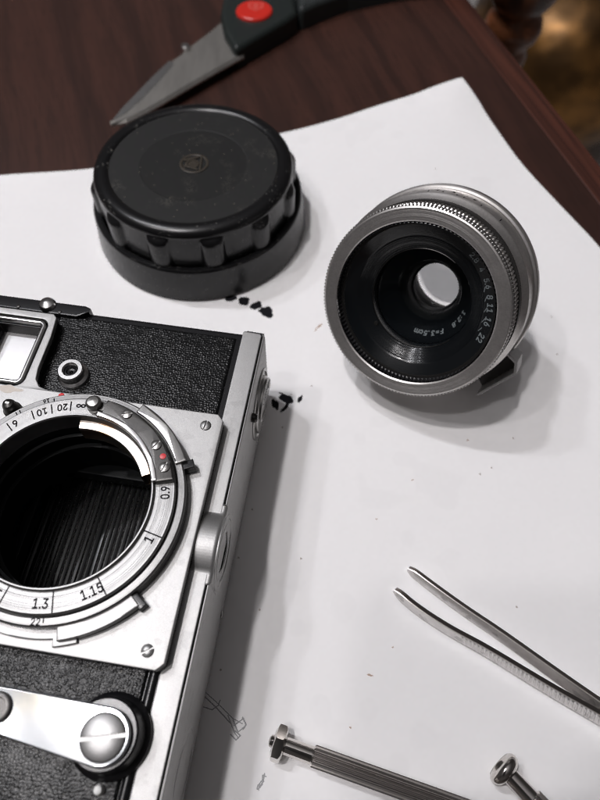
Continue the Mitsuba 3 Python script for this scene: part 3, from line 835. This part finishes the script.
Ln('hood_cone__set_screw', lathe([(0, 0), (0.7, 0), (0.6, 0.5), (0, 0.6)], 20), 'gunmetal', rotz(-127) @ tr(15.3, 0, -7.0))
# engraved marks on the flange
for phi, l, big in ((112, 1.6, 0), (104, 1.6, 0), (96, 1.0, 0), (92, 1.0, 0), (82, 1.6, 0), (69, 2.4, 1)):
    a = math.radians(phi)
    Ln('flange__index_mark', box(28.85, 28.99, -0.14, 0.14, -13.0 - l, -13.0), 'ink_black', rotz(phi), False)
for phi, s in ((108, '3'), (99, '2'), (87, '5')):
    Mt = rotz(phi) @ frame([28.93, 0, -16.0], [0, 1, 0], [0, 0, 1], [1, 0, 0])
    Ln('flange__numeral', text(s, 1.5, 0.8, 0.05), 'ink_black', Mt, 20)
Ln('flange__red_dot', lathe([(0, 0), (0.35, 0), (0, 0.15)], 16), 'white_paint', rotz(35) @ frame([30.03, 0, -22.3], [0, 1, 0], [0, 0, 1], [1, 0, 0]))
# spring lug that hangs below the flange
pt = lambda r, p: (r * math.cos(math.radians(p)), r * math.sin(math.radians(p)))
path = sg.LineString([pt(28.6, -13), pt(32.6, -14), pt(34.6, -18.5), pt(34.4, -40)])
Ln('spring_lug', prism(path.buffer(0.42, quad_segs=4), -24.0, -15.5, 0.2), 'satin_chrome')
Ln('spring_lug__plate', prism(sg.Polygon([pt(27.5, -15), pt(32.2, -15), pt(34.2, -19), pt(34.0, -40), pt(27.5, -40)]), -23.6, -21.8, 0), 'gunmetal', smooth=False)

# ------------------------------------------------------------------ round plastic case
CAP = thing('plastic_lens_case', 'round black plastic case with ribbed screw lid on the paper', 'case')
MCAP = tr(-38.17, 178.79, 0.28)
add(CAP + '__base', lathe([(0, 0), (37.6, 0), (38.5, 0.5), (38.85, 1.3), (37.6, 13.0), (37.3, 13.7), (36.9, 14.0), (36.0, 14.0), (35.2, 13.8), (34.9, 13.4), (34.7, 10.0)], 160), 'cap_plastic_clean', MCAP)


tl = math.radians(-1.9)
MLID = MCAP @ tr(0, 0, 20) @ np.array([[1, 0, 0, 0], [0, math.cos(tl), -math.sin(tl), 0], [0, math.sin(tl), math.cos(tl), 0], [0, 0, 0, 1]]) @ tr(0, 0, -20) @ np.diag([0.99, 0.99, 1, 1])   # the lid is screwed on slightly askew


def lid():
    n, ribs = 480, 12
    a = np.arange(n) * 2 * np.pi / n
    loc_ = ((a - math.radians(-15)) / (2 * np.pi / ribs) + 0.5) % 1 - 0.5
    ang = loc_ * 360 / ribs
    prof = [(34.4, 9.0), (34.5, 11.6)] + [(34.6, z) for z in np.linspace(12.0, 24.4, 22)] + [(34.68, 24.7), (34.7, 25.1), (34.55, 25.7), (34.15, 26.4), (33.5, 26.95), (32.6, 27.35), (31.5, 27.5), (30.6, 27.45), (29.8, 27.15), (29.2, 26.6), (28.9, 26.2)]
    rows = []
    for r, z in prof:
        s = np.clip((z - 12.0) / 0.9, 0, 1) ** 0.5 * np.sqrt(np.clip((24.1 - z) / 1.8, 0, 1))
        wdt = 6.4
        bmp = np.sqrt(np.clip(1 - (ang / wdt) ** 2, 0, 1)) * 1.9 * s
        k = r + bmp
        rows.append(np.stack([k * np.cos(a), k * np.sin(a), np.full(n, z)], 1))
    v = np.vstack(rows)
    f = []
    for i in range(len(rows) - 1):
        j = np.arange(n)
        j2 = (j + 1) % n
        f += [np.stack([i * n + j, i * n + j2, (i + 1) * n + j2], 1), np.stack([i * n + j, (i + 1) * n + j2, (i + 1) * n + j], 1)]
    return trimesh.Trimesh(v, np.vstack(f), process=False)


add(CAP + '__lid', lid(), 'cap_plastic_clean', MLID, smooth=50)
add(CAP + '__lid_panel', lathe([(29.2, 26.6), (28.4, 26.55), (18.9, 26.5), (18.6, 26.42)], 128), 'cap_plastic', MLID)
add(CAP + '__lid_centre', lathe([(18.6, 26.42), (18.3, 26.38), (0, 26.36)], 128), 'cap_centre', MLID)
ME = MLID @ tr(0.2, 0.2, 26.36) @ np.diag([1.3, 1.3, 1.2, 1])
add(CAP + '__emblem__outer_ring', lathe([(3.9, 0), (3.9, .22), (3.7, .3), (3.4, .3), (3.2, .2), (3.2, 0)], 48), 'cap_bronze', ME)
add(CAP + '__emblem__inner_ring', lathe([(1.9, 0), (1.9, .25), (1.7, .32), (1.3, .3), (1.15, 0.1), (0, .05)], 40), 'cap_bronze', ME @ tr(-0.5, -0.2, 0))
add(CAP + '__emblem__bar', prism(rect(1.5, 2.1, -3.0, 3.0), 0, 0.45, 0.12), 'cap_bronze', ME)
add(CAP + '__emblem__wedge', prism(sg.Polygon([(-3.4, 1.4), (1.2, 3.0), (1.2, 2.2), (-2.6, 0.7)]), 0, 0.4, 0.1), 'cap_bronze', ME)
add(CAP + '__emblem__wedge', prism(sg.Polygon([(-3.4, -0.6), (-2.6, -1.4), (1.2, -2.9), (1.2, -2.2)]), 0, 0.4, 0.1), 'cap_bronze', ME)

# ------------------------------------------------------------------ knife
KN = thing('folding_knife', 'open folding knife with black handle and red oval button', 'knife')
blade = sg.Polygon([(-80, 227.6), (-73.5, 229.6), (-65.1, 237.1), (-46, 257.6), (-28, 276), (-30, 300), (-39.7, 301.7), (-46, 292.5), (-52.9, 282.5), (-56.2, 276.6), (-58.2, 273.6), (-60.6, 270.6), (-65.9, 260.8), (-71.8, 248.2), (-76.8, 237.2), (-79.2, 230.6)]).buffer(0.01)
add(KN + '__blade', prism(blade, 3.6, 5.6, 1.2, 1), 'blade_steel', smooth=20)
add(KN + '__blade__swedge', prism(sg.Polygon([(-79.4, 228.6), (-79.0, 230.6), (-76.6, 237.2), (-71.6, 248.0), (-65.8, 260.6), (-60.7, 270.3), (-58.4, 268.2), (-62.6, 257.6), (-68.4, 244.6), (-74.5, 234.0)]), 5.3, 5.75, 0.12, 1), 'ring_steel', smooth=False)
add(KN + '__blade__thumb_stud', lathe([(0, 0), (2.0, 0), (2.0, 2.2), (1.5, 2.7), (0, 2.8)], 24), 'polished_chrome', tr(-54.4, 279.2, 4.9))
hand = sg.Polygon([(-31.6, 273.2), (-20, 285.5), (-9.5, 296.5), (-4.5, 303), (-6, 315), (-18, 346), (-30, 338), (-37, 326), (-40, 314), (-40.4, 302), (-37.5, 287)])
hand = hand.buffer(-2).buffer(2, quad_segs=5).segmentize(4)
add(KN + '__bolster', prism(hand, -0.2, 9.6, 2.6, 5), 'knife_handle', smooth=40)
grip = sg.Polygon([(-4.2, 303.6), (6, 311.8), (20, 321.6), (46, 332), (110, 344), (112, 380), (50, 374), (-17, 348), (-4.6, 315.4)]).buffer(-2).buffer(2, quad_segs=5).segmentize(5)
add(KN + '__grip', prism(grip, -0.2, 10.2, 3.0, 5), 'knife_grip', smooth=40)
bt = affinity.rotate(affinity.scale(sg.Point(0, 0).buffer(1, quad_segs=20), 8.6, 8.2), 12)
add(KN + '__button', prism(affinity.translate(bt, -24.4, 302.2), 8.6, 11.0, 1.4, 5), 'red_plastic', smooth=50)
em = [sg.LineString([(-3.2, 2.6), (3.2, 2.6), (3.0, -0.8), (0, -3.0), (-3.0, -0.8), (-3.2, 2.6)]).buffer(0.3), sg.LineString([(0, 1.6), (0, -1.6)]).buffer(0.35), sg.LineString([(-1.6, 0.3), (1.6, 0.3)]).buffer(0.35)]
for g in em:
    g = affinity.translate(g, -23.8, 304.2)
    add(KN + '__button__emblem', prism(sg.Polygon(g.exterior), 10.98, 11.08, 0, holes=[np.array(h.coords)[:-1] for h in g.interiors]), 'red_pale', smooth=False)

# ------------------------------------------------------------------ tweezers
TW = thing('tweezers', 'steel tweezers with grooved grip lying open on the paper', 'tweezers')


def strip(low, thick, w0, w1, lean=64.0, z0=0.3):
    """A springy strip leaning back: its lower front edge in plan, thickness, width from w0 to w1."""
    c_ = resample(np.array(low, float), 70)
    tg = np.gradient(c_, axis=0)
    tg /= np.linalg.norm(tg, axis=1, keepdims=True)
    n = len(c_)
    nn = np.column_stack([-tg[:, 1], tg[:, 0], np.zeros(n)])
    zz = np.array([0, 0, 1.0])
    ca, sa = math.cos(math.radians(lean)), math.sin(math.radians(lean))
    wv, tv = nn * ca + zz * sa, -nn * sa + zz * ca            # across the face, out of the face
    s = np.linspace(0, 1, n)
    w = w0 + (w1 - w0) * s
    lo = np.zeros(n)
    hi = w.copy()
    k_ = 4
    cut = np.array([0.30, 0.06, 0.0, 0.0])
    hi[:k_] -= w[:k_] * cut
    lo[:k_] += w[:k_] * cut
    b = 0.16
    base = np.column_stack([c_, np.full(n, z0)]) + nn * (sa * thick)
    cols = []
    for o, side, dw in ((0, 0, b), (b, 0, 0), (thick - b, 0, 0), (thick, 0, b), (thick, 1, -b), (thick - b, 1, 0), (b, 1, 0), (0, 1, -b)):
        d = (hi if side else lo) + dw
        cols.append(base + wv * d[:, None] + tv * (o - thick * 0 )+ zz * 0)
    v = np.stack(cols, 1)
    k = len(cols)
    v = v.reshape(-1, 3)
    f = []
    for i in range(n - 1):
        for j in range(k):
            a_, b_ = i * k + j, i * k + (j + 1) % k
            f += [(a_, b_, b_ + k), (a_, b_ + k, a_ + k)]
    for i, fl in ((0, False), (n - 1, True)):
        for j in range(1, k - 1):
            tri = (i * k, i * k + j, i * k + j + 1)
            f.append(tri[::-1] if not fl else tri)
    m = trimesh.Trimesh(v, np.array(f), process=False)
    m.fix_normals()
    rows = np.stack([base + wv * (hi + dw)[:, None] + tv * o for o, dw in ((0.05, -0.05), (b, 0.09), (thick - b, 0.09), (thick - 0.02, -0.03))], 1).reshape(-1, 3)
    fe = []
    for i in range(n - 1):
        for j in range(3):
            a_ = i * 4 + j
            fe += [(a_, a_ + 1, a_ + 5), (a_, a_ + 5, a_ + 4)]
    return m, c_, wv, tv, w, trimesh.Trimesh(rows, np.array(fe), process=False)


armA = [(30.1, 46.5), (34.0, 43.3), (44.2, 35.5), (51.6, 30.3), (64.5, 20.7), (72.4, 14.9), (90, 2.5), (115, -13)]
armB = [(25.9, 40.7), (29.7, 37.1), (38.4, 31.0), (48.3, 25.5), (63.7, 16.2), (76.2, 9.0), (92, -1.0), (115, -15.5)]
sA = strip(armA, 1.4, 2.6, 4.6)
add(TW + '__upper_arm', sA[0], 'tweezer_steel', smooth=25)
add(TW + '__upper_arm__ground_edge', sA[5], 'dark_steel', smooth=25)
mB, cB, wB, tB, widB, eB = strip(armB, 1.6, 2.4, 4.6)
add(TW + '__lower_arm__ground_edge', eB, 'dark_steel', smooth=25)
add(TW + '__lower_arm', mB, 'tweezer_steel', smooth=25)
sB = np.r_[0, np.cumsum(np.linalg.norm(np.diff(cB, axis=0), axis=1))]
for k, s in enumerate(np.arange(21.5, 64, 1.1)):
    o = np.array([np.interp(s, sB, cB[:, q_]) for q_ in range(2)])
    i_ = int(np.searchsorted(sB, s))
    tg = np.cross(wB[i_], tB[i_])
    tg = -tg if tg[0] < 0 else tg
    yv = np.cross(tB[i_], tg)
    hh = widB[i_]
    Mr = frame(np.array([o[0], o[1], 0.3]) + np.array([tB[i_][0], tB[i_][1], 0]) * -1.6 + wB[i_] * hh / 2 + tB[i_] * 1.52, tg, yv, tB[i_])
    sh = np.eye(4)
    sh[0, 1] = -0.30
    add(TW + '__lower_arm__ridge', prism(rect(-0.30, 0.30, -hh / 2 + 0.3, hh / 2 - 0.3), 0, 0.36, 0.2, 1), 'tweezer_steel', Mr @ sh, smooth=False)

# ------------------------------------------------------------------ screwdrivers
def screwdriver(key, label, head, d2, hexagon):
    K = thing(key, label, 'screwdriver', )
    d3 = np.array([d2[0], d2[1], 0.0])
    d3 /= np.linalg.norm(d3)
    side = np.cross([0, 0, 1], d3)
    M = frame(head, side, np.cross(d3, side), d3)       # z along the driver, away from the head
    if hexagon:
        R = 4.35
        hx = man(lathe([(0, -1.5), (2.4, -1.5), (4.2, -0.95), (4.6, -0.2), (4.6, 0.4), (4.0, 1.1), (2.7, 1.5), (0, 1.5)], 48))
        cut = manifold3d.Manifold.cylinder(6, R, R, 6, True)
        add(K + '__swivel_head', hx ^ cut.rotate([0, 0, 18]), 'nickel', M, 25)
        add(K + '__swivel_head__pivot', lathe([(0, -1.55), (1.5, -1.55), (1.3, -2.2), (0.7, -2.5), (0, -2.55)], 32), 'nickel', M)
    else:
        add(K + '__swivel_head', lathe([(0, -0.2), (1.9, -0.3), (2.3, -0.9), (2.7, -1.2), (3.3, -1.15), (3.9, -0.6), (4.1, 0.1), (3.9, 0.9), (3.3, 1.6), (2.4, 2.1), (0, 2.2)], 48), 'nickel', M, 40)
        add(K + '__swivel_head__dish', lathe([(0, -0.5), (0.9, -0.55), (1.7, -0.4), (1.9, -0.25)], 32), 'brushed_steel', M)
    add(K + '__neck', lathe([(1.9, 1.2), (2.0, 1.7), (2.0, 8.2), (2.15, 8.4)], 48), 'nickel', M, 30)
    gr = knurl(2.5, 8.4, 78, 20, 0.34, 8)
    add(K + '__grooved_handle', gr, 'nickel_satin', M, 25)
    add(K + '__grooved_handle__collar', lathe([(2.0, 8.3), (2.2, 8.35), (2.3, 8.6)], 40), 'nickel', M)
    add(K + '__blade_shaft', lathe([(2.4, 77.9), (1.2, 79), (1.2, 100), (0.5, 102), (0, 102)], 24), 'nickel', M)
    return K


screwdriver('screwdriver', 'grooved steel screwdriver with flat faceted head beside the camera', (-3.5, 4.1, 4.4), (0.958, -0.285), True)
screwdriver('screwdriver_001', 'steel screwdriver with round dished head near the bottom right', (49.6, -0.2, 4.4), (0.70, -0.714), False)

# ------------------------------------------------------------------ the phone that takes the picture: it shades the near part of the paper
PH = thing('smartphone', 'black smartphone held above the table, taking the picture', 'phone')
pe = eye / MM - fw * 3.0
MP = frame(pe, rt, up, -fw)
add(PH + '__body', prism(rect(-37, 37, -135, 12, 8), 0, 7.6, 1.5, 3), 'phone_black', MP)
